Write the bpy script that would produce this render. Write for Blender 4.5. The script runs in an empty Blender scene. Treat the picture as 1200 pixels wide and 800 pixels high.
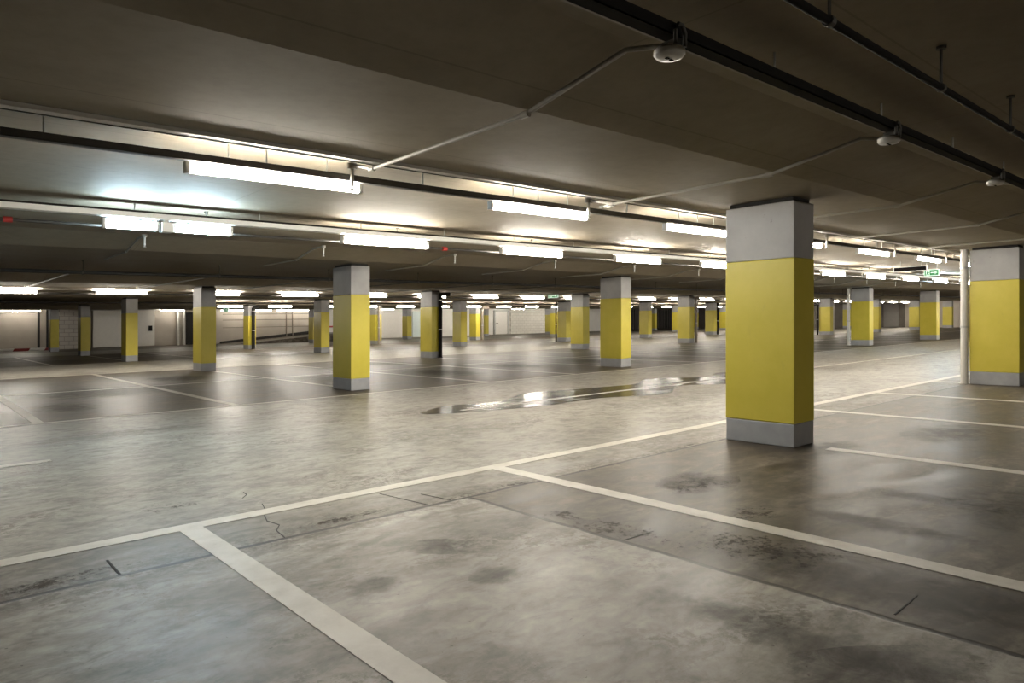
import bpy, bmesh, math, random
from mathutils import Vector
random.seed(7)
C = bpy.context.scene
COL = C.collection

# ---------------------------------------------------------------- coordinates
# u runs along the aisle, d across it, k is the height above the (gently falling) deck
CU, CB = 0.00993, -0.01587
def W(u, d, k=0.0):
    return Vector((u, d, k + CU * u + CB * d))

ROW0, ROWP, U0, UP = 3.086, 8.286, 6.122, 7.5
CW_U, CW_D = 0.384, 0.70
KB, KT = 2.30, 2.445          # soffit of the thick bands, soffit of the slab
KH = KT - .003               # where hangers stop
U_MIN, U_MAX, D_MIN, D_MAX = -12.0, 69.0, -13.0, 50.0

# ---------------------------------------------------------------- materials
def new_mat(name):
    m = bpy.data.materials.new(name); m.use_nodes = True
    nt = m.node_tree
    b = nt.nodes['Principled BSDF']
    return m, nt, b

def noise(nt, scale, detail=4, rough=.55, vec=None, dist=0.0):
    n = nt.nodes.new('ShaderNodeTexNoise')
    n.inputs['Scale'].default_value = scale
    n.inputs['Detail'].default_value = detail
    n.inputs['Roughness'].default_value = rough
    n.inputs['Distortion'].default_value = dist
    if vec is not None: nt.links.new(vec, n.inputs['Vector'])
    return n.outputs['Fac']

def ramp(nt, fac, stops):
    r = nt.nodes.new('ShaderNodeValToRGB')
    els = r.color_ramp.elements
    while len(els) < len(stops): els.new(.5)
    for e, (p, c) in zip(els, stops):
        e.position = p
        e.color = (c, c, c, 1) if isinstance(c, (int, float)) else (*c, 1)
    nt.links.new(fac, r.inputs['Fac'])
    return r.outputs['Color']

def mix(nt, fac, a, b, mode='MIX'):
    m = nt.nodes.new('ShaderNodeMix'); m.data_type = 'RGBA'; m.blend_type = mode
    for sock, v in ((m.inputs['Factor'], fac), (m.inputs['A'], a), (m.inputs['B'], b)):
        if isinstance(v, (int, float)): sock.default_value = v
        elif isinstance(v, tuple): sock.default_value = (*v, 1)
        else: nt.links.new(v, sock)
    return m.outputs['Result']

def math_(nt, op, a, b=None, c=None, clamp=False):
    m = nt.nodes.new('ShaderNodeMath'); m.operation = op; m.use_clamp = clamp
    for i, v in enumerate((a, b, c)):
        if v is None: continue
        if isinstance(v, (int, float)): m.inputs[i].default_value = v
        else: nt.links.new(v, m.inputs[i])
    return m.outputs[0]

def maprange(nt, v, a, b, c=0., d=1., smooth=True):
    m = nt.nodes.new('ShaderNodeMapRange')
    if smooth: m.interpolation_type = 'SMOOTHSTEP'
    nt.links.new(v, m.inputs['Value'])
    for n, x in zip(('From Min', 'From Max', 'To Min', 'To Max'), (a, b, c, d)): m.inputs[n].default_value = x
    return m.outputs['Result']

def coords(nt, kind='Object', scale=None):
    t = nt.nodes.new('ShaderNodeTexCoord')
    o = t.outputs[kind]
    if scale:
        mp = nt.nodes.new('ShaderNodeMapping'); mp.inputs['Scale'].default_value = scale
        nt.links.new(o, mp.inputs['Vector']); o = mp.outputs['Vector']
    return o

def world_pos(nt, scale=None):
    g = nt.nodes.new('ShaderNodeNewGeometry'); o = g.outputs['Position']
    if scale:
        mp = nt.nodes.new('ShaderNodeMapping'); mp.inputs['Scale'].default_value = scale
        nt.links.new(o, mp.inputs['Vector']); o = mp.outputs['Vector']
    return o

def bump(nt, b, h, strength, dist=.01):
    bp = nt.nodes.new('ShaderNodeBump'); bp.inputs['Strength'].default_value = strength
    bp.inputs['Distance'].default_value = dist
    nt.links.new(h, bp.inputs['Height']); nt.links.new(bp.outputs['Normal'], b.inputs['Normal'])

def simple(name, col, rough=.5, metal=0., var=.12, scale=6., spec=.5, pos=True):
    m, nt, b = new_mat(name)
    v = world_pos(nt) if pos else coords(nt)
    n = noise(nt, scale, 5, .6, v)
    lo = tuple(c * (1 - var) for c in col); hi = tuple(min(1, c * (1 + var)) for c in col)
    nt.links.new(ramp(nt, n, [(.3, lo), (.7, hi)]), b.inputs['Base Color'])
    b.inputs['Roughness'].default_value = rough; b.inputs['Metallic'].default_value = metal
    b.inputs['Specular IOR Level'].default_value = spec
    return m

def emit(name, col, strength):
    m, nt, b = new_mat(name)
    b.inputs['Base Color'].default_value = (*(min(.8, c) for c in col), 1)
    b.inputs['Emission Color'].default_value = (*col, 1)
    b.inputs['Emission Strength'].default_value = strength
    b.inputs['Roughness'].default_value = .4
    return m

# floor ---------------------------------------------------------------
def floor_material():
    m, nt, b = new_mat('polished stained concrete deck')
    P = world_pos(nt)
    sx = nt.nodes.new('ShaderNodeSeparateXYZ'); nt.links.new(P, sx.inputs[0])
    x, y = sx.outputs['X'], sx.outputs['Y']
    wob = noise(nt, 3.0, 4, .6, P)
    wobc = math_(nt, 'SUBTRACT', wob, .5)
    # traffic lane (clean, smooth) against bays (oil stained)
    lane_d = math_(nt, 'ABSOLUTE', math_(nt, 'WRAP', math_(nt, 'SUBTRACT', y, 7.55), 8.286, -8.286))
    lane = math_(nt, 'SUBTRACT', 1., maprange(nt, math_(nt, 'ADD', lane_d, math_(nt, 'MULTIPLY', wobc, .35)), 2.95, 3.25))
    n1 = noise(nt, .45, 6, .62, world_pos(nt, (1, 1.6, 1)), .6)
    n2 = noise(nt, 2.2, 8, .65, world_pos(nt, (.55, 1.5, 1)), .8)
    n3 = noise(nt, 14., 6, .7, P)
    n5 = noise(nt, 6.5, 9, .72, world_pos(nt, (.8, 1.3, 1)), .5)
    grit = noise(nt, 22., 8, .78, P)
    n4 = noise(nt, 1.1, 5, .6, world_pos(nt, (.35, 1.6, 1)), 1.2)
    lane_c = ramp(nt, n1, [(.34, (0.217, 0.203, 0.175)), (.5, (0.292, 0.276, 0.242)), (.66, (0.347, 0.332, 0.296))])
    bay_c = ramp(nt, n2, [(.36, (0.038, 0.029, 0.020)), (.47, (0.072, 0.057, 0.041)), (.57, (0.140, 0.119, 0.093)), (.66, (0.202, 0.177, 0.144))])
    base = mix(nt, lane, bay_c, lane_c)
    strip = math_(nt, 'MULTIPLY', maprange(nt, math_(nt, 'ADD', y, math_(nt, 'MULTIPLY', wobc, .04)), 3.79, 3.81, smooth=False), math_(nt, 'SUBTRACT', 1., maprange(nt, y, 4.4, 4.5)))
    base = mix(nt, math_(nt, 'MULTIPLY', strip, .62), base, lane_c)
    # re-cast slab in the nearest bay: paler
    ex = math_(nt, 'SUBTRACT', 1., maprange(nt, math_(nt, 'ADD', x, math_(nt, 'MULTIPLY', wobc, .05)), 2.925, 2.945, smooth=False))
    ey = math_(nt, 'SUBTRACT', 1., maprange(nt, math_(nt, 'ADD', y, math_(nt, 'MULTIPLY', wobc, .04)), 3.79, 3.81, smooth=False))
    patch = math_(nt, 'MULTIPLY', ex, ey)
    patch_c = ramp(nt, n2, [(.34, (0.186, 0.167, 0.140)), (.48, (0.273, 0.251, 0.217)), (.62, (0.347, 0.327, 0.292))])
    base = mix(nt, patch, base, patch_c)
    # strip between bay line and joint
    # dark dull stains
    st = ramp(nt, n4, [(.50, 0.), (.66, 1.)])
    st = math_(nt, 'MULTIPLY', st, math_(nt, 'SUBTRACT', .5, math_(nt, 'MULTIPLY', lane, .36)))
    base = mix(nt, st, base, (.055, .045, .035))
    fine = ramp(nt, n3, [(.3, .80), (.62, 1.06)])
    base = mix(nt, 1., base, fine, 'MULTIPLY')
    base = mix(nt, 1., base, ramp(nt, n5, [(.36, .62), (.5, 1.), (.64, 1.22)]), 'MULTIPLY')
    # grime that gathers along the joints and in worn spots
    near = math_(nt, 'SUBTRACT', 1., maprange(nt, math_(nt, 'ABSOLUTE', math_(nt, 'SUBTRACT', y, 3.84)), 0., .32))
    spots = ramp(nt, noise(nt, 1.3, 4, .6, world_pos(nt, (1, 1.2, 1)), .4), [(.52, 0.), (.62, .95)])
    gr = math_(nt, 'MULTIPLY', ramp(nt, grit, [(.47, 0.), (.56, 1.)]), math_(nt, 'MAXIMUM', math_(nt, 'MULTIPLY', near, .75), math_(nt, 'MULTIPLY', spots, .7)))
    base = mix(nt, gr, base, (.075, .055, .038))
    # little pits
    sp = noise(nt, 34., 2, .5, P)
    spk = ramp(nt, sp, [(.73, 0.), (.76, .7)])
    base = mix(nt, spk, base, (.06, .05, .04))
    # joints: along the column line and beside the re-cast slab
    jn = math_(nt, 'ABSOLUTE', math_(nt, 'SUBTRACT', math_(nt, 'ADD', y, math_(nt, 'MULTIPLY', wobc, .04)), 3.80))
    jl = maprange(nt, jn, .009, .026, 1., 0.)
    jbreak = ramp(nt, noise(nt, 1.7, 6, .7, P), [(.32, .5), (.45, 1.)])
    jl = math_(nt, 'MULTIPLY', jl, jbreak)
    jm = math_(nt, 'ABSOLUTE', math_(nt, 'SUBTRACT', math_(nt, 'ADD', x, math_(nt, 'MULTIPLY', wobc, .05)), 2.935))
    jv = math_(nt, 'MULTIPLY', maprange(nt, jm, .008, .024, 1., 0.), ey)
    jv = math_(nt, 'MULTIPLY', jv, jbreak)
    joint = math_(nt, 'MAXIMUM', jl, jv)
    base = mix(nt, joint, base, (.018, .014, .010))
    nt.links.new(base, b.inputs['Base Color'])
    rr = ramp(nt, n2, [(.34, .38), (.5, .45), (.66, .55)])
    rl = ramp(nt, n1, [(.3, .36), (.7, .52)])
    rg = mix(nt, lane, rr, rl)
    rg = mix(nt, patch, rg, ramp(nt, n1, [(.35, .38), (.65, .54)]))
    nt.links.new(rg, b.inputs['Roughness'])
    hh = math_(nt, 'SUBTRACT', math_(nt, 'ADD', math_(nt, 'MULTIPLY', n3, .35), math_(nt, 'MULTIPLY', n5, .3)), math_(nt, 'MULTIPLY', joint, 1.5))
    bump(nt, b, hh, .12, .01)
    b.inputs['Specular IOR Level'].default_value = .20
    return m

def paint_line_material(name, wear=.5):
    m, nt, b = new_mat(name)
    P = world_pos(nt)
    n = noise(nt, 5., 7, .7, P)
    n2 = noise(nt, 40., 3, .6, P)
    nt.links.new(ramp(nt, n, [(.3, (0.429, 0.400, 0.340)), (.55, (0.548, 0.518, 0.459)), (.75, (0.592, 0.570, 0.511))]), b.inputs['Base Color'])
    b.inputs['Roughness'].default_value = .5
    mx = math_(nt, 'ADD', math_(nt, 'MULTIPLY', n, .75), math_(nt, 'MULTIPLY', n2, .25))
    a = ramp(nt, mx, [(wear - .10, .25), (wear - .03, 1.)])
    nt.links.new(a, b.inputs['Alpha'])
    return m

def ceiling_material():
    m, nt, b = new_mat('fair-faced concrete soffit')
    P = world_pos(nt)
    n = noise(nt, .8, 6, .6, P); n2 = noise(nt, 9., 5, .65, P)
    c = ramp(nt, n, [(.3, (.215, .178, .126)), (.7, (.272, .232, .172))])
    c = mix(nt, 1., c, ramp(nt, n2, [(.3, .90), (.6, 1.03)]), 'MULTIPLY')
    # shutter-board joints across the deck
    br = nt.nodes.new('ShaderNodeTexBrick'); nt.links.new(P, br.inputs['Vector'])
    br.inputs['Scale'].default_value = 1.; br.inputs['Brick Width'].default_value = 2.5
    br.inputs['Row Height'].default_value = 1.25; br.inputs['Mortar Size'].default_value = .006
    br.offset = .0
    br.inputs['Color1'].default_value = br.inputs['Color2'].default_value = (1, 1, 1, 1)
    br.inputs['Mortar'].default_value = (.80, .78, .75, 1)
    c = mix(nt, 1., c, br.outputs['Color'], 'MULTIPLY')
    nt.links.new(c, b.inputs['Base Color'])
    b.inputs['Roughness'].default_value = .75
    bump(nt, b, n2, .12, .01)
    return m

def column_concrete():
    m, nt, b = new_mat('column grey concrete')
    P = world_pos(nt)
    n = noise(nt, 3., 5, .6, P); sp = noise(nt, 38., 2, .5, P)
    c = ramp(nt, n, [(.3, (.33, .325, .325)), (.7, (.41, .405, .40))])
    c = mix(nt, ramp(nt, sp, [(.735, 0.), (.76, .75)]), c, (.10, .09, .08))
    nt.links.new(c, b.inputs['Base Color']); b.inputs['Roughness'].default_value = .65
    bump(nt, b, n, .1, .01)
    return m

def column_paint(name, c1, c2):
    m, nt, b = new_mat(name)
    P = world_pos(nt)
    n = noise(nt, 2.5, 6, .65, P); n2 = noise(nt, 12., 5, .7, world_pos(nt, (1, 1, .4)))
    c = ramp(nt, n, [(.3, c1), (.7, c2)])
    c = mix(nt, ramp(nt, n2, [(.60, 0.), (.80, .22)]), c, (.30, .24, .07))
    nt.links.new(c, b.inputs['Base Color']); b.inputs['Roughness'].default_value = .45
    bump(nt, b, n2, .06, .01)
    return m

def block_material(name, c1, c2, mortar, bw=.5, rh=.25):
    m, nt, b = new_mat(name)
    t = coords(nt)
    s = nt.nodes.new('ShaderNodeSeparateXYZ'); nt.links.new(t, s.inputs[0])
    cb = nt.nodes.new('ShaderNodeCombineXYZ'); nt.links.new(s.outputs['X'], cb.inputs['X']); nt.links.new(s.outputs['Z'], cb.inputs['Y'])
    br = nt.nodes.new('ShaderNodeTexBrick'); nt.links.new(cb.outputs[0], br.inputs['Vector'])
    br.inputs['Scale'].default_value = 1.; br.inputs['Brick Width'].default_value = bw
    br.inputs['Row Height'].default_value = rh; br.inputs['Mortar Size'].default_value = .012
    br.inputs['Color1'].default_value = (*c1, 1); br.inputs['Color2'].default_value = (*c2, 1); br.inputs['Mortar'].default_value = (*mortar, 1)
    nt.links.new(br.outputs['Color'], b.inputs['Base Color']); b.inputs['Roughness'].default_value = .8
    return m

def stripe_material(name, a, c, period):
    m, nt, b = new_mat(name)
    t = coords(nt); s = nt.nodes.new('ShaderNodeSeparateXYZ'); nt.links.new(t, s.inputs[0])
    w = math_(nt, 'FRACT', math_(nt, 'DIVIDE', math_(nt, 'ADD', s.outputs['X'], math_(nt, 'MULTIPLY', s.outputs['Z'], -.6)), period))
    f = math_(nt, 'GREATER_THAN', w, .5)
    nt.links.new(mix(nt, f, a, c), b.inputs['Base Color']); b.inputs['Roughness'].default_value = .6
    return m

M = dict(
    floor=floor_material(), ceil=ceiling_material(),
    line=paint_line_material('white road paint', .36), worn=paint_line_material('worn white road paint', .44),
    grey=column_concrete(),
    yellow=column_paint('yellow column paint', (.52, .44, .036), (.59, .49, .058)),
    base=simple('blue grey base paint', (.32, .325, .335), .5, var=.10, scale=5),
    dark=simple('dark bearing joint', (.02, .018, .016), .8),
    white=simple('white plastic', (.72, .72, .70), .4, var=.04),
    tray=simple('dark cable tray steel', (.075, .07, .06), .55, .1),
    steel=simple('galvanised steel', (.42, .42, .40), .4, .7),
    conduit=simple('grey conduit', (.33, .31, .27), .5, spec=.3),
    black=simple('black pipe', (.014, .013, .012), .8, spec=.15),
    darkpipe=simple('dark sprinkler pipe', (.03, .027, .024), .6),
    red=simple('red coupling paint', (.42, .03, .025), .45),
    palepipe=simple('pale grey plastic pipe', (.56, .54, .50), .4, var=.06),
    brown=simple('brown grey pipe', (.24, .20, .16), .5),
    wall_beige=simple('beige plaster', (.40, .36, .31), .8, var=.07, scale=1.2),
    wall_white=simple('white plaster', (.76, .74, .69), .75, var=.05, scale=1.2),
    wall_dark=simple('dark grey brown wall', (.12, .105, .09), .8, var=.2, scale=1.),  # mottled, darker than the beige and white stretches
    door_white=simple('white door sheet', (.74, .71, .66), .5, var=.03),
    door_grey=simple('grey door sheet', (.20, .185, .17), .5, var=.05),
    paleblue=simple('pale blue sheet', (.60, .68, .68), .5, var=.03),
    blockg=block_material('grey block masonry', (.50, .47, .43), (.45, .42, .385), (.24, .22, .20)),
    blockw=block_material('white block masonry', (.76, .73, .67), (.70, .67, .61), (.50, .47, .42)),
    kerb=stripe_material('red and white kerb paint', (.70, .68, .64), (.22, .02, .02), 1.5),
    warm=emit('lit tube cover', (1., .93, .81), 165.),
    warm2=emit('lit tall tube cover', (1., .93, .81), 145.),
    warm3=emit('lit tall tube cover, newer tubes', (1., .93, .81), 200.),  # strength raised to brighten the dim far columns
    added_tube=emit('lit cover of added unseen tubes', (1., .93, .81), 160.),  # for the added tubes behind the viewer that brighten camera-facing column sides
    dim=emit('dim lit tube cover', (1., .93, .81), 48.),
    cool=emit('cool lit tube cover', (.64, .86, 1.0), 185.),
    signlit=emit('lit white sign face', (.62, .95, .72), .45),
    signgreen=emit('lit green sign face', (.005, .22, .06), .22),
    panelblack=simple('black sign face', (.006, .005, .005), .9, spec=.1),
)
def puddle_material():
    m, nt, b = new_mat('shallow dark water')
    P = world_pos(nt, (.6, 1.4, 1))
    n = noise(nt, 1.1, 4, .6, P)
    b.inputs['Base Color'].default_value = (.05, .046, .04, 1)
    b.inputs['Roughness'].default_value = .24; b.inputs['Specular IOR Level'].default_value = .13
    nt.links.new(ramp(nt, n, [(.33, .12), (.47, .86)]), b.inputs['Alpha'])
    return m
M['water'] = puddle_material()

# ---------------------------------------------------------------- mesh helpers
class MB:
    """collects shapes given in (u, d, k) relative to an origin; one mesh object per build()"""
    def __init__(self, origin=(0, 0, 0)):
        self.bm = bmesh.new(); self.o = W(*origin)
    def v(self, u, d, k):
        return self.bm.verts.new(W(u, d, k) - self.o)
    def hexa(self, P):
        vs = [self.v(*p) for p in P]
        for f in ((0, 3, 2, 1), (4, 5, 6, 7), (0, 1, 5, 4), (1, 2, 6, 5), (2, 3, 7, 6), (3, 0, 4, 7)):
            self.bm.faces.new([vs[i] for i in f])
        return vs
    def box(self, u0, u1, d0, d1, k0, k1, bev=0.):
        vs = self.hexa([(u0, d0, k0), (u1, d0, k0), (u1, d1, k0), (u0, d1, k0), (u0, d0, k1), (u1, d0, k1), (u1, d1, k1), (u0, d1, k1)])
        if bev:
            es = list({e for w in vs for e in w.link_edges})
            bmesh.ops.bevel(self.bm, geom=es, offset=bev, segments=2, profile=.5, affect='EDGES')
        return self
    def prism(self, prof, u0, u1):          # prof: list of (d, k), swept along u
        a = [self.v(u0, d, k) for d, k in prof]; c = [self.v(u1, d, k) for d, k in prof]
        n = len(prof)
        for i in range(n):
            self.bm.faces.new((a[i], a[(i + 1) % n], c[(i + 1) % n], c[i]))
        self.bm.faces.new(a[::-1]); self.bm.faces.new(c)
        return self
    def plate(self, poly, k0, k1):           # poly: list of (u, d)
        a = [self.v(u, d, k0) for u, d in poly]; c = [self.v(u, d, k1) for u, d in poly]
        n = len(poly)
        for i in range(n):
            self.bm.faces.new((a[i], a[(i + 1) % n], c[(i + 1) % n], c[i]))
        self.bm.faces.new(a[::-1]); self.bm.faces.new(c)
        return self
    def facing(self, poly, u0, u1):          # poly: list of (d, k) outline, thickness along u
        return self.prism(poly, u0, u1)
    def tube(self, pts, r, seg=10, caps=True):
        W3 = [W(*p) - self.o for p in pts]
        rings = []
        for i, p in enumerate(W3):
            t = (W3[min(i + 1, len(W3) - 1)] - W3[max(i - 1, 0)]).normalized()
            up = Vector((0, 0, 1)) if abs(t.z) < .9 else Vector((1, 0, 0))
            s = t.cross(up).normalized(); w = s.cross(t).normalized()
            rr = r[i] if isinstance(r, (list, tuple)) else r
            rings.append([self.bm.verts.new(p + (s * math.cos(a) + w * math.sin(a)) * rr) for a in [2 * math.pi * j / seg for j in range(seg)]])
        for A, B in zip(rings, rings[1:]):
            for j in range(seg):
                self.bm.faces.new((A[j], A[(j + 1) % seg], B[(j + 1) % seg], B[j]))
        if caps:
            self.bm.faces.new(rings[0][::-1]); self.bm.faces.new(rings[-1])
        return self
    def disc(self, u, d, prof, seg=28):      # lathe about a vertical axis; prof: list of (radius, k)
        rings = []
        for r, k in prof:
            c = W(u, d, k) - self.o
            rings.append([self.bm.verts.new(c + Vector((math.cos(a) * r, math.sin(a) * r, 0))) for a in [2 * math.pi * j / seg for j in range(seg)]])
        for A, B in zip(rings, rings[1:]):
            for j in range(seg):
                self.bm.faces.new((A[j], A[(j + 1) % seg], B[(j + 1) % seg], B[j]))
        self.bm.faces.new(rings[0][::-1]); self.bm.faces.new(rings[-1])
        return self
    def build(self, name, mat, parent=None, smooth=False):
        bmesh.ops.recalc_face_normals(self.bm, faces=self.bm.faces)
        me = bpy.data.meshes.new(name); self.bm.to_mesh(me); self.bm.free()
        me.materials.append(mat)
        if smooth:
            me.polygons.foreach_set('use_smooth', [True] * len(me.polygons))
            me.set_sharp_from_angle(angle=math.radians(40))
        ob = bpy.data.objects.new(name, me); COL.objects.link(ob)
        if parent is not None: ob.parent = parent
        else: ob.location = self.o
        return ob

def thing(name, label, cat, origin, group=None):
    o = bpy.data.objects.new(name, None); COL.objects.link(o)
    o.empty_display_size = .1
    o.location = W(*origin); tag(o, label, cat, group)
    return o
def tag(o, label, cat, group=None, kind=None):
    o['label'] = label; o['category'] = cat
    if group: o['group'] = group
    o['kind'] = kind or 'thing'
    return o
def struct(o, label=None):
    o['kind'] = 'structure'
    if label: o['label'] = label
    return o
def dup(root, origin, label, group=None):
    r = root.copy(); COL.objects.link(r); r.location = W(*origin); r['label'] = label
    if group: r['group'] = group
    for ch in list(root.children):
        c = ch.copy(); COL.objects.link(c); c.parent = r
        for g in list(ch.children):
            q = g.copy(); COL.objects.link(q); q.parent = c
    return r

ORD = ['first', 'second', 'third', 'fourth', 'fifth', 'sixth', 'seventh', 'eighth', 'ninth', 'tenth', 'eleventh', 'twelfth',
       'thirteenth', 'fourteenth', 'fifteenth', 'sixteenth', 'seventeenth', 'eighteenth', 'nineteenth', 'twentieth']

# ---------------------------------------------------------------- shell
floor = struct(MB().box(U_MIN, U_MAX, D_MIN, D_MAX, -.3, 0).build('floor', M['floor']), 'stained polished concrete parking deck')

prof = [(D_MIN, KT)]
for r in range(-1, 6):
    a = ROW0 + ROWP * r - .40; e = ROW0 + ROWP * r + CW_D + .40
    prof += [(a - .68, KT), (a, KB), (e, KB), (e + .68, KT)]
prof += [(D_MAX, KT), (D_MAX, KT + .4), (D_MIN, KT + .4)]
def ceiling_mesh():
    mb = MB()
    # built in quads so the sloping soffit stays clean
    low = prof[:-2]
    for u0, u1 in ((U_MIN, U_MAX),):
        A = [mb.v(u0, d, k) for d, k in low]; B = [mb.v(u1, d, k) for d, k in low]
        TA = [mb.v(u0, d, KT + .4) for d, k in low]; TB = [mb.v(u1, d, KT + .4) for d, k in low]
        for i in range(len(low) - 1):
            mb.bm.faces.new((A[i], A[i + 1], B[i + 1], B[i]))
            mb.bm.faces.new((TA[i], TB[i], TB[i + 1], TA[i + 1]))
            mb.bm.faces.new((A[i], TA[i], TA[i + 1], A[i + 1]))
            mb.bm.faces.new((B[i], B[i + 1], TB[i + 1], TB[i]))
        mb.bm.faces.new((A[0], B[0], TB[0], TA[0])); mb.bm.faces.new((A[-1], TA[-1], TB[-1], B[-1]))
    return mb.build('ceiling', M['ceil'])
ceiling = struct(ceiling_mesh(), 'concrete soffit with thick flat bands over the column rows')

HW = KT + .4
# back wall in stretches of different colour
wall_back = struct(MB().box(U_MIN, 17.0, D_MAX, D_MAX + .3, -.3, HW).build('wall_back', M['wall_beige']), 'beige back wall')
struct(MB().box(17.0, 24.7, D_MAX, D_MAX + .3, -.3, HW).build('wall_back', M['wall_beige']), 'beige back wall beside the ramp')
struct(MB().box(24.7, 58.5, D_MAX, D_MAX + .3, -.3, HW).build('wall_back', M['wall_white']), 'white back wall')
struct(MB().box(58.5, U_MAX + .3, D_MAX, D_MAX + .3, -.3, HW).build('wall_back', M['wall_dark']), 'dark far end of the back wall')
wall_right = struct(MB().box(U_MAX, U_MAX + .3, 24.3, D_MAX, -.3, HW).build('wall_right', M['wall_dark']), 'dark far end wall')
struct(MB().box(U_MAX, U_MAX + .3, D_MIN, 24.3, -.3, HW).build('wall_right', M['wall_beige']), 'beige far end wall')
struct(MB().box(U_MIN - .3, U_MIN, D_MIN - .3, D_MAX + .3, -.3, HW).build('wall_left', M['wall_beige']))
struct(MB().box(U_MIN, U_MAX + .3, D_MIN - .3, D_MIN, -.3, HW).build('wall_front', M['wall_beige']))

# details of the back wall
def wpanel(name, u0, u1, k0, k1, t, mat, label=None):
    return struct(MB((u0, D_MAX, 0)).box(u0, u1, D_MAX - t, D_MAX, k0, k1).build(name, mat), label)
wpanel('trim_1', 6.22, 6.34, 0, 2.42, .06, M['dark'], 'dark vertical joint in the beige wall')
wpanel('trim_2', 6.66, 6.76, 0, 2.42, .06, M['dark'], 'dark vertical joint left of the block wall')
blk = MB((7.3, D_MAX, 0)).box(7.3, 8.9, D_MAX - .2, D_MAX, 0, 2.42).build('wall_block_grey', M['blockg']); struct(blk, 'grey block masonry wall')
blw = MB((43.6, D_MAX, 0)).box(43.6, 52.5, D_MAX - .12, D_MAX, 0, 2.42).build('wall_block_white', M['blockw']); struct(blw, 'white block masonry wall')

d1 = struct(MB((10.8, 49.8, 0)).box(9.06, 12.57, 49.72, 49.84, .03, 2.34, .02).build('door_1', M['door_white']), 'wide white sliding door')
MB((10.8, 49.8, 0)).box(12.2, 12.42, 49.68, 49.72, 1.0, 1.34, .015).build('door_handle', M['black'], d1)['label'] = 'black recessed door handle'
MB((10.8, 49.8, 0)).box(8.95, 12.9, 49.70, 49.86, 2.34, 2.40).build('door_rail', M['steel'], d1)
d2 = struct(MB((31, 49.9, 0)).box(29.3, 32.1, 49.86, 49.94, .03, 2.25, .02).build('door_2', M['door_white']), 'wide white gate leaf')
f2 = MB((31, 49.9, 0)); f2.box(32.12, 32.26, 49.80, 49.96, 0, 2.3); f2.box(29.1, 29.28, 49.80, 49.96, 0, 2.3); f2.build('door_frame', M['steel'], d2)
hg = MB((31, 49.9, 0))
for k in (.5, 1.1, 1.75): hg.box(32.02, 32.3, 49.76, 49.86, k, k + .1)
hg.build('hinge', M['dark'], d2)
struct(MB((33, 49.9, 0)).box(32.6, 34.2, 49.88, 49.96, .03, 2.2, .02).build('door_3', M['paleblue']), 'pale blue door leaf beside the gate')
d4 = struct(MB((42.4, 49.9, 0)).box(41.7, 43.2, 49.88, 49.95, .03, 2.15, .02).build('door_4', M['door_white']), 'white personnel door in the block wall')
f4 = MB((42.4, 49.9, 0)); f4.box(41.55, 41.7, 49.84, 49.96, 0, 2.25); f4.box(43.2, 43.35, 49.84, 49.96, 0, 2.25); f4.box(41.55, 43.35, 49.84, 49.96, 2.15, 2.25)
f4.build('door_frame', M['steel'], d4)
MB((42.4, 49.9, 0)).box(41.8, 41.98, 49.80, 49.88, 1.02, 1.07).build('door_handle', M['black'], d4)
struct(MB((15.5, 49.9, 0)).box(14.55, 16.5, 49.86, 49.95, .03, 2.2, .02).build('door_5', M['dark']), 'dark panel painted as the shade of an opening beside the pale pipes')  # dark panel stands in for the shade inside an open recess
# dark gates at the far end of the back wall, and in the end wall
for i, (a, e) in enumerate(((59.2, 62.6), (63.0, 65.4), (66.3, 68.7))):
    g = struct(MB((a, 49.9, 0)).box(a, e, 49.85, 49.95, .03, 2.25).build('door_%d' % (6 + i), M['dark']), 'dark roller gate at the far end')
    gs = MB((a, 49.9, 0))
    n = 8
    for j in range(n + 1):
        x = a + (e - a) * j / n; gs.box(x - .02, x + .02, 49.80, 49.85, .03, 2.25)
    gs.build('gate_bar', M['door_grey'], g)
struct(MB((69, 25.4, 0)).box(68.9, 68.98, 24.8, 26.1, .03, 2.15, .02).build('door_9', M['door_grey']), 'grey door in the far end wall')
wpanel('trim_3', 17.0, 24.6, 1.62, 1.66, .03, M['wall_dark']); wpanel('trim_4', 17.0, 24.6, 2.03, 2.07, .03, M['wall_dark']); wpanel('trim_5', 17.0, 24.6, 1.1, 1.13, .03, M['wall_dark'])
wpanel('trim_6', 24.75, 29.0, .98, 1.10, .05, M['red'], 'dark red crash rail on the white wall')
# ramp rising along the back wall
rp = MB((20, 48, 0)); rp.bm.faces.ensure_lookup_table()
A = [(16.6, 46.6, 0), (24.7, 46.6, 0), (24.7, 50, 0), (16.6, 50, 0), (16.6, 46.6, .003), (24.7, 46.6, .62), (24.7, 50, .62), (16.6, 50, .003)]
rp.hexa(A); struct(rp.build('ramp', M['floor']), 'low concrete ramp rising along the back wall')
sk = MB((20, 49.9, 0)); sk.hexa([(16.8, 49.86, 0), (24.7, 49.86, .60), (24.7, 49.99, .60), (16.8, 49.99, 0), (16.8, 49.86, .16), (24.7, 49.86, .86), (24.7, 49.99, .86), (16.8, 49.99, .16)])
struct(sk.build('trim_7', M['dark']), 'dark skirting rising with the ramp')

# kerb
kb = MB((5.6, 48.6, 0)).box(3.6, 7.1, 48.5, 48.72, 0, .15, .02).build('kerb', M['kerb'])
tag(kb, 'low kerb painted in red and white stripes before the beige wall', 'kerb')

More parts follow.
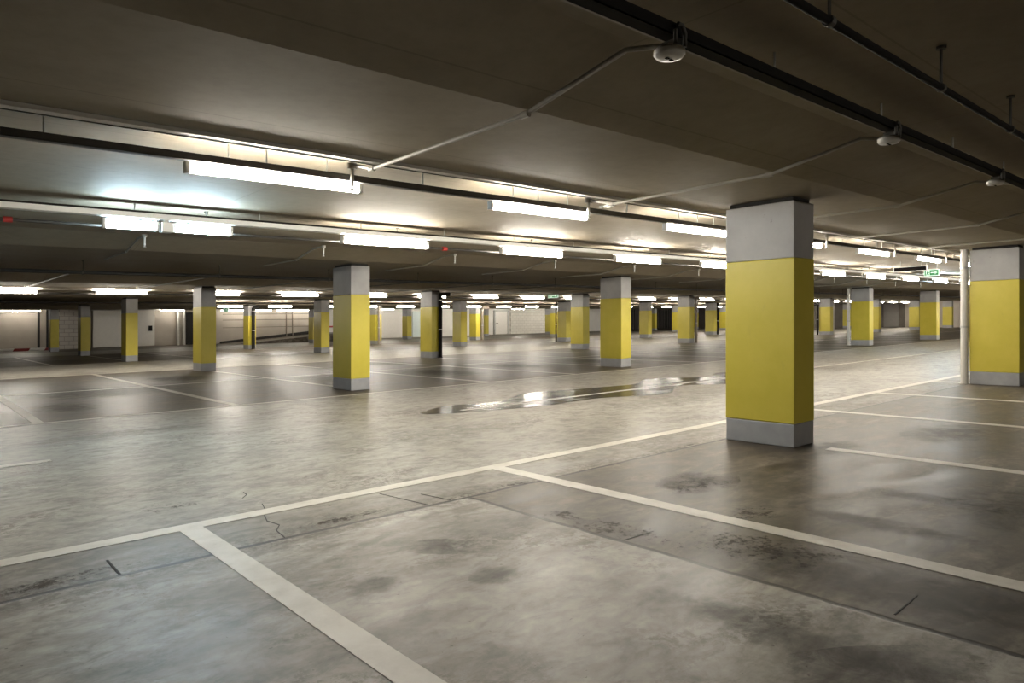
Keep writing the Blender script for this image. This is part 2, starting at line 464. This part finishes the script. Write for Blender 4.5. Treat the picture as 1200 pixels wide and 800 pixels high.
# ---------------------------------------------------------------- markings
def line(u0, u1, d0, d1, mat='line', label=None, k=.0025):
    o = MB(((u0 + u1) / 2, (d0 + d1) / 2, 0)).box(u0, u1, d0, d1, .0006, k).build('parking_line', M[mat])
    wl = o.location.copy(); o.parent = floor; o.location = wl
    if label: o['label'] = label
    return o
AH = .065
line(-6, 68.5, 4.37, 4.50, label='long white line along the near side of the aisle')
line(-6, 68.5, 10.65, 10.755, label='long white line along the far side of the aisle')
line(-6, 68.5, 21.15, 21.26); line(-6, 68.5, 27.40, 27.51); line(-6, 68.5, 37.75, 37.85, 'worn')
line(-6, 66, 15.66, 15.77); line(-6, 66, 32.55, 32.64, 'worn')
for i in range(0, 10):
    u = 1.305 + 2.5 * i if i != 1 else 3.69
    if i == 2: line(u - AH, u + AH, -.7, 2.86)
    else: line(u - AH, u + AH, -.7, 4.37, label='broad white bay line running to the bottom edge' if i == 0 else None)
for i in range(-1, 24):
    u = 1.35 + 2.5 * i if i < 3 else 1.31 + 2.5 * i
    on_col = (i - 2) % 3 == 0
    if on_col:
        line(u - .055, u + .055, 12.2, 19.6); line(u - .055, u + .055, 28.7, 36.2)
    else:
        line(u - .06, u + .06, 10.755, 21.15); line(u - .055, u + .055, 27.5, 37.75)
    line(u - .05, u + .05, 37.85, 43.0, 'worn') if False else None
lane_line = line(5.75, 26., 7.55, 7.63, label='thin white line through the puddle', k=.006)
line(-4, 1.05, 7.52, 7.66, 'worn')

# puddle
pd = MB((9, 7.6, 0))
top, bot = [], []
N = 48
for i in range(N + 1):
    t = i / N; u = 5.2 + 9.4 * t
    w = .95 * min(1, (t * 5) ** .8) * min(1, ((1 - t) * 6) ** .8)
    top.append((u, 7.78 + w * (.62 + .25 * math.sin(7 * t * 3 + 1) + .12 * math.sin(31 * t))))
    bot.append((u, 7.62 - w * (.62 + .22 * math.sin(5 * t * 4) + .12 * math.sin(27 * t + 2))))
pd.plate(bot + top[::-1], .001, .004)
tag(pd.build('puddle', M['water']), 'long shallow dark puddle lying in the middle of the aisle', 'puddle')

# short saw cuts and a crack in the deck
def cut(pts, w=.010):
    mb = MB((pts[0][0], pts[0][1], 0))
    for (a, b_), (c, d_) in zip(pts, pts[1:]):
        L = math.hypot(c - a, d_ - b_); nx, ny = -(d_ - b_) / L * w / 2, (c - a) / L * w / 2
        mb.plate([(a + nx, b_ + ny), (c + nx, d_ + ny), (c - nx, d_ - ny), (a - nx, b_ - ny)], .0005, .002)
    o = mb.build('crack', M['dark']); wl = o.location.copy(); o.parent = floor; o.location = wl
CUTS = [([(0.81, 4.10), (0.81, 3.82)], .012), ([(1.84, 4.65), (1.80, 4.5)], .005), ([(1.74, 4.36), (1.70, 4.22), (1.72, 4.08), (1.66, 3.98), (1.64, 3.82)], .006), ([(2.99, 1.09), (3.26, 1.10)], .007), ([(1.87, 5.07), (1.86, 4.98), (1.80, 4.9)], .006),
        ([(2.96, 2.45), (3.20, 2.44)], .007), ([(2.55, 4.32), (2.62, 3.82)], .007), ([(2.75, 4.1), (2.8, 3.82)], .007)]
for p_, w_ in CUTS: cut(p_, w_)

# oil and water stains that have soaked into the deck
def stain_material(name, col, amount):
    m, nt, b = new_mat(name)
    g = coords(nt, 'Generated')
    s_ = nt.nodes.new('ShaderNodeSeparateXYZ'); nt.links.new(g, s_.inputs[0])
    def c2(o): return math_(nt, 'POWER', math_(nt, 'SUBTRACT', math_(nt, 'MULTIPLY', o, 2.), 1.), 2.)
    r2 = math_(nt, 'ADD', c2(s_.outputs['X']), c2(s_.outputs['Y']))
    P = world_pos(nt)
    n = noise(nt, 4.5, 8, .72, P, .6)
    v = math_(nt, 'SUBTRACT', math_(nt, 'ADD', 1., math_(nt, 'MULTIPLY', math_(nt, 'SUBTRACT', n, .5), 2.6)), r2)
    nt.links.new(math_(nt, 'MULTIPLY', maprange(nt, v, .05, 1.15), amount), b.inputs['Alpha'])
    b.inputs['Base Color'].default_value = (*col, 1); b.inputs['Roughness'].default_value = .5
    b.inputs['Specular IOR Level'].default_value = .2
    return m
def grime_material(name, col):
    m, nt, b = new_mat(name)
    g = coords(nt, 'Generated')
    s_ = nt.nodes.new('ShaderNodeSeparateXYZ'); nt.links.new(g, s_.inputs[0])
    def c2(o): return math_(nt, 'POWER', math_(nt, 'SUBTRACT', math_(nt, 'MULTIPLY', o, 2.), 1.), 2.)
    r2 = math_(nt, 'ADD', c2(s_.outputs['X']), c2(s_.outputs['Y']))
    n = noise(nt, 26., 8, .8, world_pos(nt)); n2 = noise(nt, 5., 5, .65, world_pos(nt))
    v = math_(nt, 'SUBTRACT', math_(nt, 'ADD', n, math_(nt, 'MULTIPLY', n2, .7)), math_(nt, 'MULTIPLY', r2, .30))
    nt.links.new(math_(nt, 'MULTIPLY', maprange(nt, v, .78, .94), .62), b.inputs['Alpha'])
    b.inputs['Base Color'].default_value = (*col, 1); b.inputs['Roughness'].default_value = .7
    b.inputs['Specular IOR Level'].default_value = .1
    return m
M['stain'] = stain_material('soaked oil stain', (.05, .040, .029), .42)
M['stainlight'] = stain_material('pale dried water mark', (.42, .40, .36), .35)
M['grime'] = grime_material('crumbling dark grime', (.055, .041, .028))
def stain(u, d, ru, rd, rot, mat, k):
    mb = MB((u, d, 0)); n = 20; ca, sa = math.cos(rot), math.sin(rot)
    mb.bm.faces.new([mb.v(u + ru * math.cos(a) * ca - rd * math.sin(a) * sa, d + ru * math.cos(a) * sa + rd * math.sin(a) * ca, k) for a in [2 * math.pi * i / n for i in range(n)]])   # a film soaked into the deck
    o = mb.build('stain', M[mat]); wl = o.location.copy(); o.parent = floor; o.location = wl
for i, a in enumerate([(1.63, 2.83, .16, .14, 0, 'stain'), (2.13, 2.54, .17, .12, .4, 'stain'), (2.50, 1.38, .65, .16, -1.5, 'stain'), (2.2, 3.05, .30, .13, -.8, 'stain'),
        (2.45, .95, .5, .2, -.6, 'stain'), (4.4, 2.95, .5, .28, .3, 'stain'), (5.03, 1.6, .16, .5, 0, 'stain'), (4.22, 1.62, .16, .6, 0, 'stain'),
        (6.35, 2.85, .55, .22, 0, 'stain'), (3.3, 1.3, .35, .9, 0, 'stain'), (5.3, .9, .9, .7, 0, 'stain'), (7.9, 2.4, .8, .4, .2, 'stain'),
        (3.0, 15.0, 1.6, 1.5, 0, 'stain'), (7.2, 14.5, .9, 1.4, 0, 'stain'), (9.8, 13.8, .9, 1.8, 0, 'stain'), (12.5, 14.2, .9, 1.6, 0, 'stain'), (15.2, 13.5, .9, 1.8, 0, 'stain'), (17.4, 13.8, .8, 1.7, 0, 'stain'), (5.0, 17.5, .9, 1.2, 0, 'stain'), (11., 18.2, 1., 1.3, 0, 'stain'), (1.9, 12.6, .5, 1., 0, 'stain'),
        (1.1, 3.2, .5, .3, .5, 'stainlight'), (2.6, 3.2, .45, .3, .2, 'stainlight'), (1.9, 8.9, 1.2, .35, .1, 'stainlight'), (4.6, 6.2, 1.3, .5, 0, 'stainlight'), (8.5, 6.1, 1.6, .5, 0, 'stainlight')]):
    stain(*a, .0007 + .00004 * i)
for i, a in enumerate([(.62, 3.93, .50, .12, -.03), (2.0, 3.93, .55, .10, .0), (3.3, 3.85, .6, .08, 0), (3.08, 2.7, .20, .75, 0), (3.35, 1.9, .35, .7, 0), (4.35, 2.9, .45, .3, .3), (5.2, 3.85, .8, .06, 0), (1.3, 5.0, .35, .16, .3), (3.9, 2.25, .3, .2, 0)]):
    stain(*a, 'grime', .0018 + .00004 * i)

# ---------------------------------------------------------------- columns
def col_base(r, k): return (U0 + UP * k, ROW0 + ROWP * r, 0)
def make_column(origin, label):
    u, d, _ = origin
    t = thing('column', label, 'column', origin, 'yellow banded columns')
    e = .0025
    MB(origin).box(u, u + CW_U, d, d + CW_D, 1.736, 2.257, .009).build('upper_section', M['grey'], t)
    MB(origin).box(u - e, u + CW_U + e, d - e, d + CW_D + e, .214, 1.736, .009).build('yellow_band', M['yellow'], t)
    MB(origin).box(u, u + CW_U, d, d + CW_D, 0, .214, .009).build('painted_base', M['base'], t)
    MB(origin).box(u + .03, u + CW_U - .03, d + .03, d + CW_D - .03, 2.25, KB - .003).build('bearing_joint', M['dark'], t)
    return t

ROWNAME = ['nearest row', 'second row back', 'third row back', 'fourth row back', 'fifth row back', 'sixth row back']
VIS_COL = {0: [0, 1], 1: [0, 1, 3, 4], 2: [0, 1, 2, 3, 5, 6, 7, 8], 3: [0, 1, 2, 3, 4, 5, 8], 4: [0, 1, 2, 3, 4, 6, 7], 5: [0, 2, 3, 4, 5, 7, 8]}
SPECIAL = {(0, 0): 'largest yellow banded column, standing nearest, right of the centre',
           (0, 1): 'yellow banded column cut by the right edge of the photo, with pale downpipe',
           (1, 0): 'second largest yellow banded column, left of centre on the far bay line',
           (1, 1): 'yellow banded column just beyond the puddle, right of centre',
           (1, 3): 'yellow banded column with pale downpipe, just right of the nearest column',
           (1, 4): 'yellow banded column below the right exit sign, left of the rightmost column',
           (2, 0): 'yellow banded column below and right of the two bluish tube lights',
           (2, 1): 'yellow banded column with a black downpipe, left of centre',
           (3, 0): 'slender pale yellow banded column before the wide white sliding door',
           (4, 0): 'small dark yellow banded column just right of the grey block wall',
           (5, 0): 'small yellow banded column just left of the grey block wall'}
col_proto = None
for r, ks in VIS_COL.items():
    for n, k in enumerate(ks):
        lab = SPECIAL.get((r, k)) or 'small yellow banded column, %s from the left in the %s' % (ORD[n], ROWNAME[r])
        if col_proto is None: col_proto = make_column(col_base(r, k), lab)
        else: dup(col_proto, col_base(r, k), lab)

# downpipes fixed to columns
def downpipe(r, k, du, dd, rad, mat, label, top=2.28, elbow=None):
    b = col_base(r, k); o = (b[0] + du, b[1] + dd, 0)
    t = thing('downpipe', label, 'pipe', o)
    MB(o).tube([(o[0], o[1], 0), (o[0], o[1], top)], rad, 14).build('pipe', M[mat], t, True)
    c = MB(o)
    for kk in (.95, 1.95): c.tube([(o[0], o[1], kk), (o[0], o[1], kk + .035)], rad * 1.14, 14)
    c.build('pipe_clip', M['steel'], t, True)
    s = MB(o).tube([(o[0], o[1], 0), (o[0], o[1], .02)], rad * 1.25, 14)
    s.build('floor_collar', M[mat], t, True)
    if elbow:
        MB(o).tube([(o[0], o[1], top - .06), (o[0], o[1], top - .02), (o[0] + elbow * .3, o[1] - .02, top - .01), (o[0] + elbow, o[1] - .05, top)], rad * 1.02, 12).build('elbow', M[mat], t, True)
downpipe(0, 1, -.02, CW_D + .07, .058, 'palepipe', 'pale grey downpipe on the left side of the rightmost column', 2.28)
downpipe(2, 1, .29, -.09, .066, 'black', 'black downpipe beside a column left of centre', 2.17, .35)
downpipe(1, 3, -.05, CW_D + .08, .06, 'palepipe', 'pale downpipe on the left side of the column right of the nearest one', 2.28)
downpipe(2, 3, .42, -.085, .06, 'brown', 'brown grey downpipe against a column left of the nearest one', 2.18, .15)
downpipe(2, 5, CW_U + .12, .05, .07, 'palepipe', 'pale downpipe right of the column seen just past the nearest one', 2.28)
downpipe(2, 5, -.05, CW_D + .08, .05, 'black', 'black downpipe left of the column seen just past the nearest one', 2.28)
downpipe(4, 1, CW_U * .55, -.12, .085, 'black', 'black downpipe in front of a small column left of centre', 2.15, .3)
downpipe(4, 2, .15, -.09, .07, 'brown', 'brown downpipe in front of the small column behind the pale yellow one', 2.2)
downpipe(4, 3, CW_U + .14, .0, .10, 'brown', 'thick brown downpipe beside a far column near the white door', 2.14, .5)
downpipe(3, 3, -.02, CW_D + .09, .05, 'black', 'thin black downpipe left of a column before the white block wall', 2.28)
downpipe(3, 5, CW_U + .1, .0, .07, 'black', 'black downpipe close to the left edge of the nearest column', 2.28)
for uu, lab in ((14.0, 'left one of two pale pipes standing at the beige back wall'), (14.38, 'right one of two pale pipes standing at the beige back wall')):
    t = thing('wall_pipe', lab, 'pipe', (uu, 49.75, 0), 'pale pipes at the back wall')
    MB((uu, 49.75, 0)).tube([(uu, 49.75, 0), (uu, 49.75, KH)], .09, 12).build('pipe', M['palepipe'], t, True)
for uu, lab in ((21.57, 'left one of two dark pipes on the beige wall above the ramp'), (22.05, 'right one of two dark pipes on the beige wall above the ramp')):
    t = thing('wall_pipe', lab, 'pipe', (uu, 49.9, .4), 'dark pipes above the ramp')
    MB((uu, 49.9, .4)).tube([(uu, 49.9, .3), (uu, 49.9, KH)], .05, 10).build('pipe', M['brown'], t, True)

# ---------------------------------------------------------------- tube lights
def make_light(name, label, origin, L, mat, hk, hh=.034, hw=.027):
    """origin: left end, centre of cover; hk: soffit height above"""
    u, d, k = origin
    t = thing(name, label, 'light', origin, None)
    # rounded translucent cover, lit
    seg = 14; pr = []
    for j in range(seg):
        a = 2 * math.pi * j / seg
        pr.append((d + hw * math.cos(a), k + hh * math.sin(a)))
    MB(origin).prism(pr, u + .03, u + L - .03).build('tube_cover', mat, t, True)
    MB(origin).box(u + .06, u + L - .06, d - .010, d + .010, k + hh - .003, k + hh + .006).build('housing', M['white'], t)
    for x0, x1 in ((u, u + .03), (u + L - .03, u + L)):
        MB(origin).box(x0, x1, d - hw - .003, d + hw + .003, k - hh - .004, k + hh + .004, .008).build('end_cap', M['white'], t)
    for x in (u + L * .22, u + L * .78):
        MB(origin).tube([(x, d, k + hh), (x, d, hk)], .006, 6).build('hanger', M['steel'], t)
    return t

LROW = {1: (4.70, 2.214, 1.36, KH), 2: (7.65, 2.216, 1.49, 2.284), 3: (22.4, 2.212, 1.447, KH), 4: (34.6, 2.16, 1.49, KH), 5: (-8.9, 2.214, -3.6, KH)}  # the last row is added out of view to brighten column sides
LNAME = {1: 'nearest light row', 2: 'second light row', 3: 'third light row', 4: 'fourth light row', 5: 'added light row behind the viewer'}
ALL_L = {1: range(0, 27), 2: range(1, 27), 3: range(0, 25), 4: range(4, 27), 5: [3, 4, 5, 6]}
SEEN_L = {1: [0, 1, 2, 3, 4, 5, 6], 2: [1, 2, 3, 4, 6, 7, 8, 9, 10], 3: [0, 1, 2, 3, 4, 5, 6, 7, 8, 10, 11, 12, 17, 18, 22, 23],
          4: [4, 5, 6, 7, 8, 9, 10, 11, 12, 13, 18, 20, 21], 5: []}
SIZE_L = {1: (.034, .027), 2: (.044, .032), 3: (.037, .034), 4: (.042, .036), 5: (.034, .027)}
LAB_L = {(1, 0): 'largest lit tube light, leftmost in the nearest light row', (2, 9): 'bluish lit tube light below the exit sign at the right'}
COOL = {(2, 9)}
STEP_L = {3: 2.68}
for row, (d, k, ph, hk) in LROW.items():
    proto = None
    for j in ALL_L[row]:
        o = (ph + STEP_L.get(row, 2.5) * j, d, k); L = 1.34 if row == 3 else 1.25
        g = 'tube lights of the %s' % LNAME[row]
        if j in SEEN_L[row]:
            lab = LAB_L.get((row, j)) or 'lit warm white tube light, %s from the left in the %s' % (ORD[SEEN_L[row].index(j)], LNAME[row])
        else:
            lab = 'tube light of the %s, hidden behind columns' % LNAME[row]; g += ', hidden ones'
            if row == 5: lab, g = 'added tube light in the unseen aisle behind the viewer', 'added tube lights behind the viewer'
        if (row, j) in COOL: make_light('tube_light', lab, o, 1.25, M['cool'], hk, *SIZE_L[row])['group'] = g
        elif proto is None:
            proto = make_light('tube_light', lab, o, L, M[{1: 'warm', 3: 'warm3', 4: 'warm3', 5: 'added_tube'}.get(row, 'warm2')], hk, *SIZE_L[row]); proto['group'] = g
        else: dup(proto, o, lab, g)
sh = make_light('tube_light', 'short bluish tube light, left one of the pair at the left', (1.47, 7.65, 2.216), .50, M['cool'], 2.284, .044, .032); sh['group'] = 'short bluish tube lights'
s2 = make_light('tube_light', 'short bluish tube light, right one of the pair at the left', (2.10, 7.65, 2.216), .60, M['cool'], 2.284, .044, .032); s2['group'] = 'short bluish tube lights'
jb = thing('junction_box', 'pale junction box between the two bluish tube lights', 'junction box', (2.04, 7.62, 2.2))
MB((2.04, 7.62, 2.2)).box(1.985, 2.095, 7.58, 7.70, 2.16, 2.256, .008).build('box_body', M['white'], jb)
MB((2.04, 7.62, 2.2)).tube([(2.04, 7.64, 2.256), (2.04, 7.64, 2.284)], .03, 10).build('stem', M['conduit'], jb, True)
# wall-side lights at the back wall
for u, d, L, mt, lab in ((4.3, 49.3, 2.0, 'dim', 'lit tube light close to the beige wall above the kerb'),
                     (12.8, 49.3, 1.5, 'dim', 'lit tube light close to the wall right of the wide sliding door'),
                     (16.6, 49.3, 3.6, 'dim', 'long lit tube light over the ramp wall, left one'),
                     (20.6, 49.3, 3.6, 'dim', 'long lit tube light over the ramp wall, right one'),
                     (27.6, 47.2, 1.5, 'warm2', 'lit tube light before the white back wall, leftmost of five'),
                     (32.0, 47.2, 1.5, 'warm2', 'lit tube light before the white back wall, second of five'),
                     (36.6, 47.2, 1.5, 'warm2', 'lit tube light before the white back wall, third of five'),
                     (41.4, 47.2, 1.5, 'warm2', 'lit tube light before the white back wall, fourth of five'),
                     (46.6, 47.2, 1.5, 'warm2', 'lit tube light before the white back wall, rightmost of five')):
    make_light('wall_light', lab, (u, d, 2.30), L, M[mt], KH)['group'] = 'tube lights by the back wall'

# ---------------------------------------------------------------- trays, ducts, pipes
U1 = 68.0
def tray(name, label, d, k, w, h, u0, u1, mat='tray', lip=False):
    o = (u0, d, k); t = thing(name, label, 'cable tray', o)
    mb = MB(o); mb.box(u0, u1, d - w / 2, d + w / 2, k, k + .006); mb.box(u0, u1, d - w / 2, d - w / 2 + .006, k, k + h); mb.box(u0, u1, d + w / 2 - .006, d + w / 2, k, k + h)
    mb.build('tray', M[mat], t)
    if lip: MB(o).box(u0, u1, d + w / 2, d + w / 2 + .010, k - .002, k + .010).build('edge_lip', M['brown'], t)
    cb = MB(o)
    for x in (-.25, 0.1, .3): cb.tube([(u0, d + x * w, k + .018), (u1, d + x * w, k + .018)], .009, 6)
    cb.build('cable', M['black'], t)
    x = u0 + 1.1
    n = 0
    while x < min(u1, 48):
        MB(o).tube([(x, d, k + h * .5), (x, d, KH)], .006, 6).build('hanger', M['steel'], t)
        x += 1.25; n += 1
    return t
tray('cable_tray', 'dark cable tray running above the nearest light row', 4.60, 2.236, .06, .044, -8, U1)
tray('cable_tray', 'dark cable tray high up at the top right carrying the round detectors', 1.66, 2.302, .060, .05, -3, U1, 'black', True)
# white trunking and a dark strip painted as its edge shadow, over the second light row
o = (-8, 7.6, 2.3)
t = thing('cable_trunking', 'white cable trunking above the second light row', 'trunking', o)
MB(o).box(-8, U1, 7.60, 7.70, 2.285, 2.345, .004).build('trunking', M['white'], t)
MB(o).box(-8, U1, 7.585, 7.60, 2.338, 2.355).build('edge_shadow_strip', M['black'], t)
x = -7.
while x < 40:
    MB(o).tube([(x, 7.65, 2.345), (x, 7.65, KH)], .006, 6).build('hanger', M['steel'], t); x += 1.25
t = thing('cable_trunking', 'white cable trunking along the edge of the ceiling band', 'trunking', (-8, 4.1, KB))
MB((-8, 4.1, KB)).box(-8, U1, 4.10, 4.17, KB - .026, KB - .002, .003).build('trunking', M['palepipe'], t)
MB((-8, 4.1, KB)).box(-8, U1, 4.172, 4.180, KB - .030, KB - .003).build('cover_seam', M['tray'], t)
MB((-8, 4.1, KB)).tube([(-8, 4.20, KB - .016), (U1, 4.20, KB - .016)], .009, 8).build('conduit', M['palepipe'], t, True)
t = thing('cable_trunking', 'pale cable trunking above the third light row', 'trunking', (-8, 22.5, 2.3))
MB((-8, 22.5, 2.3)).box(-8, U1, 22.5, 22.56, 2.275, 2.34, .004).build('trunking', M['palepipe'], t)
MB((-8, 22.5, 2.3)).tube([(-8, 22.62, 2.19), (U1, 22.62, 2.19)], .03, 8).build('pipe', M['darkpipe'], t, True)

def run_pipe(name, label, d, k, r, u0, u1, mat, reds=(), hang=2.4, clampr=1.7):
    o = (u0, d, k); t = thing(name, label, 'pipe', o)
    MB(o).tube([(u0, d, k), (u1, d, k)], r, 10).build('pipe', M[mat], t, True)
    x = u0 + .9
    while x < min(u1, 45):
        h = MB(o).tube([(x, d, k), (x, d, KH)], .007, 6); h.tube([(x - .015, d, k), (x + .015, d, k)], r * 1.35, 10)
        h.tube([(x, d, KT - .015), (x, d, KH)], .022, 8)
        h.build('hanger', M['tray'], t); x += hang
    for x in reds:
        MB(o).tube([(x - .035, d, k), (x + .035, d, k)], r * clampr, 12).build('coupling', M['red'], t, True)
    return t
run_pipe('sprinkler_pipe', 'dark sprinkler pipe crossing the top right corner', 1.13, 2.25, .016, -3, U1, 'black', hang=1.15)
run_pipe('sprinkler_pipe', 'dark pipe with red couplings behind the second light row', 7.86, 2.215, .016, -8, U1, 'darkpipe', (.75, 5.66))
run_pipe('sprinkler_pipe', 'long dark pipe under the ceiling behind the second column row', 14.6, 2.222, .035, -8, U1, 'darkpipe')
run_pipe('sprinkler_pipe', 'long dark pipe under the ceiling behind the fourth column row', 31.2, 2.222, .035, -8, U1, 'darkpipe', hang=5)

def branch(label, u, pts, drop, elb, mat, group, r=.013, clips=True):
    o = (u, pts[0][0], pts[0][1]); t = thing('sprinkler_branch', label, 'pipe', o, group)
    MB(o).tube([(u, d, k) for d, k in pts], r, 8).build('pipe', M[mat], t, True)
    for d, k in elb: MB(o).tube([(u, d - .03, k), (u, d + .03, k)], r * 1.35, 10).build('elbow', M[mat], t, True)
    dd, k1, k0 = drop
    MB(o).tube([(u, dd, k1), (u, dd, k0)], r * 1.05, 8).build('drop_pipe', M['palepipe'], t, True)
    MB(o).tube([(u, dd, k1 - .02), (u, dd, k1 + .02)], r * 2.6, 10).build('drop_box', M['conduit'], t, True)
    h = MB(o).disc(u, dd, [(.006, k0 - .045), (.022, k0 - .043), (.022, k0 - .039), (.007, k0 - .03), (.014, k0 - .01), (.014, k0)], 10)
    h.build('sprinkler_head', M['white'], t, True)
    return t
PA = [(1.73, 2.335), (2.0, 2.395), (2.66, 2.264), (4.20, 2.256), (4.50, 2.332)]
PROTO = None
for i in range(0, 6):
    u = 2.43 + 2.48 * i
    lab = 'grey pipe crossing the near ceiling band, %s from the left' % ORD[i]
    o = (u, PA[0][0], PA[0][1])
    if PROTO is None: PROTO = branch(lab, u, PA, (4.50, 2.325, 2.20), [(2.67, 2.264), (4.22, 2.256)], 'conduit', 'sprinkler branches over the near row')
    else: dup(PROTO, o, lab)
PBR = [(12.3, 2.270), (10.95, 2.270), (10.30, 2.392), (9.97, 2.395)]
PROTO = None
for i in range(0, 12):
    u = 2.40 + 2.5 * i
    if i == 7: continue
    lab = 'thin pipe with white drop across the aisle, %s from the left' % ORD[i - (i > 7)]
    o = (u, PBR[0][0], PBR[0][1])
    if PROTO is None: PROTO = branch(lab, u, PBR, (9.97, 2.395, 2.29), [(10.95, 2.270), (10.30, 2.392)], 'conduit', 'sprinkler branches over the second row')
    else: dup(PROTO, o, lab)
PCB = [(14.665, 2.235), (19.25, 2.262), (20.78, 2.262), (21.3, 2.352)]
PROTO = None
for i in range(0, 8):
    u = 2.40 + 2.5 * i
    lab = 'thin pipe leading back off the long dark pipe, %s from the left' % ORD[i]
    o = (u, PCB[0][0], PCB[0][1])
    if PROTO is None: PROTO = branch(lab, u, PCB, (21.3, 2.348, 2.22), [(19.25, 2.262)], 'tray', 'sprinkler branches behind the second row')
    else: dup(PROTO, o, lab)

# conduit from the tray up to the band edge
o = (5.15, 4.56, 2.30)
t = thing('conduit', 'short white conduit climbing from the tray to the band edge', 'conduit', o)
MB(o).tube([(5.15, 4.56, 2.30), (4.99, 4.30, 2.262), (4.97, 4.235, 2.258)], .013, 8).build('pipe', M['white'], t, True)
MB(o).tube([(5.0, 4.34, 2.265), (4.975, 4.27, 2.260)], .02, 10).build('elbow', M['white'], t, True)

# round detectors on the top right tray
def detector(label, u, d):
    o = (u, d, 2.30); t = thing('smoke_detector', label, 'detector', o, 'round detectors under the tray')
    kz = 2.250
    MB(o).disc(u, d, [(.030, kz - .030), (.052, kz - .026), (.062, kz - .014), (.062, kz), (.05, kz + .012), (.04, kz + .016)], 32).build('housing', M['palepipe'], t, True)
    s = MB(o); s.box(u - .022, u - .006, d - .006, d + .006, kz - .033, kz - .029); s.box(u + .006, u + .022, d - .006, d + .006, kz - .033, kz - .029); s.build('slot', M['black'], t)
    b = MB(o); b.box(u - .008, u + .008, d - .03, d + .03, kz + .014, kz + .040); b.tube([(u - .03, d - .05, kz + .008), (u - .03, d - .052, kz + .06), (u - .012, d - .052, kz + .088), (u + .012, d - .052, kz + .088), (u + .03, d - .052, kz + .06), (u + .03, d - .05, kz + .008)], .009, 8)
    b.build('bracket', M['tray'], t)
    return t
for u, lab in ((2.28, 'largest round white detector under the dark tray at the top'), (4.46, 'middle round white detector under the dark tray, right of the first'), (6.62, 'smallest round white detector at the right edge under the dark tray')):
    detector(lab, u, 1.66)

# ---------------------------------------------------------------- signs
def exit_sign(label, u, d0, d1, k0, k1, arrow=1):
    """hangs across the aisle, face towards -u; d decreases to the right as seen by the camera"""
    o = (u, (d0 + d1) / 2, k1); t = thing('exit_sign', label, 'exit sign', o, 'green exit signs')
    MB(o).box(u, u + .05, d1, d0, k0, k1, .006).build('sign_body', M['signlit'], t)
    w = abs(d0 - d1); h = k1 - k0
    def X(a): return d0 - a * w      # a: 0 left .. 1 right
    def K(b): return k0 + b * h
    g = MB(o); g.box(u - .004, u, X(.96), X(.40), K(.12), K(.88)); g.box(u - .004, u, X(.13), X(.05), K(.12), K(.88)); g.build('green_field', M['signgreen'], t)
    m = MB(o)     # running figure
    m.facing([(X(.27), K(.70)), (X(.22), K(.72)), (X(.22), K(.85)), (X(.27), K(.87))], u - .004, u)
    m.facing([(X(.20), K(.66)), (X(.30), K(.66)), (X(.29), K(.40)), (X(.20), K(.40))], u - .004, u)
    m.facing([(X(.20), K(.42)), (X(.26), K(.42)), (X(.20), K(.14)), (X(.15), K(.14))], u - .004, u)
    m.facing([(X(.24), K(.42)), (X(.29), K(.42)), (X(.36), K(.16)), (X(.31), K(.14))], u - .004, u)
    m.facing([(X(.29), K(.66)), (X(.38), K(.50)), (X(.36), K(.45)), (X(.27), K(.58))], u - .004, u)
    m.build('running_figure', M['signgreen'], t)
    a = MB(o)
    P = lambda x: X(.68 + arrow * (x - .68))
    a.facing([(P(.46), K(.42)), (P(.74), K(.42)), (P(.74), K(.24)), (P(.92), K(.50)), (P(.74), K(.76)), (P(.74), K(.58)), (P(.46), K(.58))], u - .008, u - .003)
    a.build('arrow', M['signlit'], t)
    for dd in (X(.15), X(.85)): MB(o).tube([(u + .025, dd, k1), (u + .025, dd, KH)], .008, 6).build('hanger', M['steel'], t)
    return t
exit_sign('green exit sign with a right arrow hanging above the aisle at the right', 19.0, 6.26, 5.93, 2.125, 2.285)
exit_sign('small green exit sign hanging near the middle of the third light row', 20.4, 20.98, 20.40, 2.14, 2.34)
exit_sign('small green exit sign hanging far back at the left', 14.4, 42.3, 41.5, 2.05, 2.30)
o = (17.6, 6.1, 2.3)
t = thing('hanging_panel', 'narrow black hanging sign panel in a white frame, above the aisle', 'sign', o)
MB(o).box(17.6, 17.64, 5.72, 6.46, 2.185, 2.305, .004).build('panel_frame', M['white'], t)
MB(o).box(17.592, 17.60, 5.75, 6.43, 2.20, 2.29).build('panel_face', M['panelblack'], t)
for dd in (5.85, 6.3): MB(o).tube([(17.62, dd, 2.305), (17.62, dd, KH)], .008, 6).build('hanger', M['steel'], t)

# ---------------------------------------------------------------- world, camera, settings
w = bpy.data.worlds.new('World'); C.world = w; w.use_nodes = True
w.node_tree.nodes['Background'].inputs['Color'].default_value = (0, 0, 0, 1)
w.node_tree.nodes['Background'].inputs['Strength'].default_value = 0.

cam = bpy.data.cameras.new('camera'); co = bpy.data.objects.new('camera', cam); COL.objects.link(co); C.camera = co
AL = 0.85068
co.location = (0, 0, 1.19855)
fw = Vector((math.cos(AL), math.sin(AL), 0))
co.rotation_euler = fw.to_track_quat('-Z', 'Y').to_euler()
cam.sensor_fit = 'HORIZONTAL'; cam.sensor_width = 36.; cam.lens = 36. * 819.21 / 1200.
cam.shift_y = -28. / 1200.
cam.clip_start = .05; cam.clip_end = 300

C.view_settings.view_transform = 'Standard'; C.view_settings.look = 'None'
C.view_settings.gamma = 1.; C.view_settings.exposure = -.06; C.view_settings.use_curve_mapping = False
cy = C.cycles
cy.max_bounces = 10; cy.diffuse_bounces = 6; cy.glossy_bounces = 4; cy.transparent_max_bounces = 24
cy.sample_clamp_indirect = 6.; cy.use_denoising = True; cy.caustics_reflective = False; cy.caustics_refractive = False
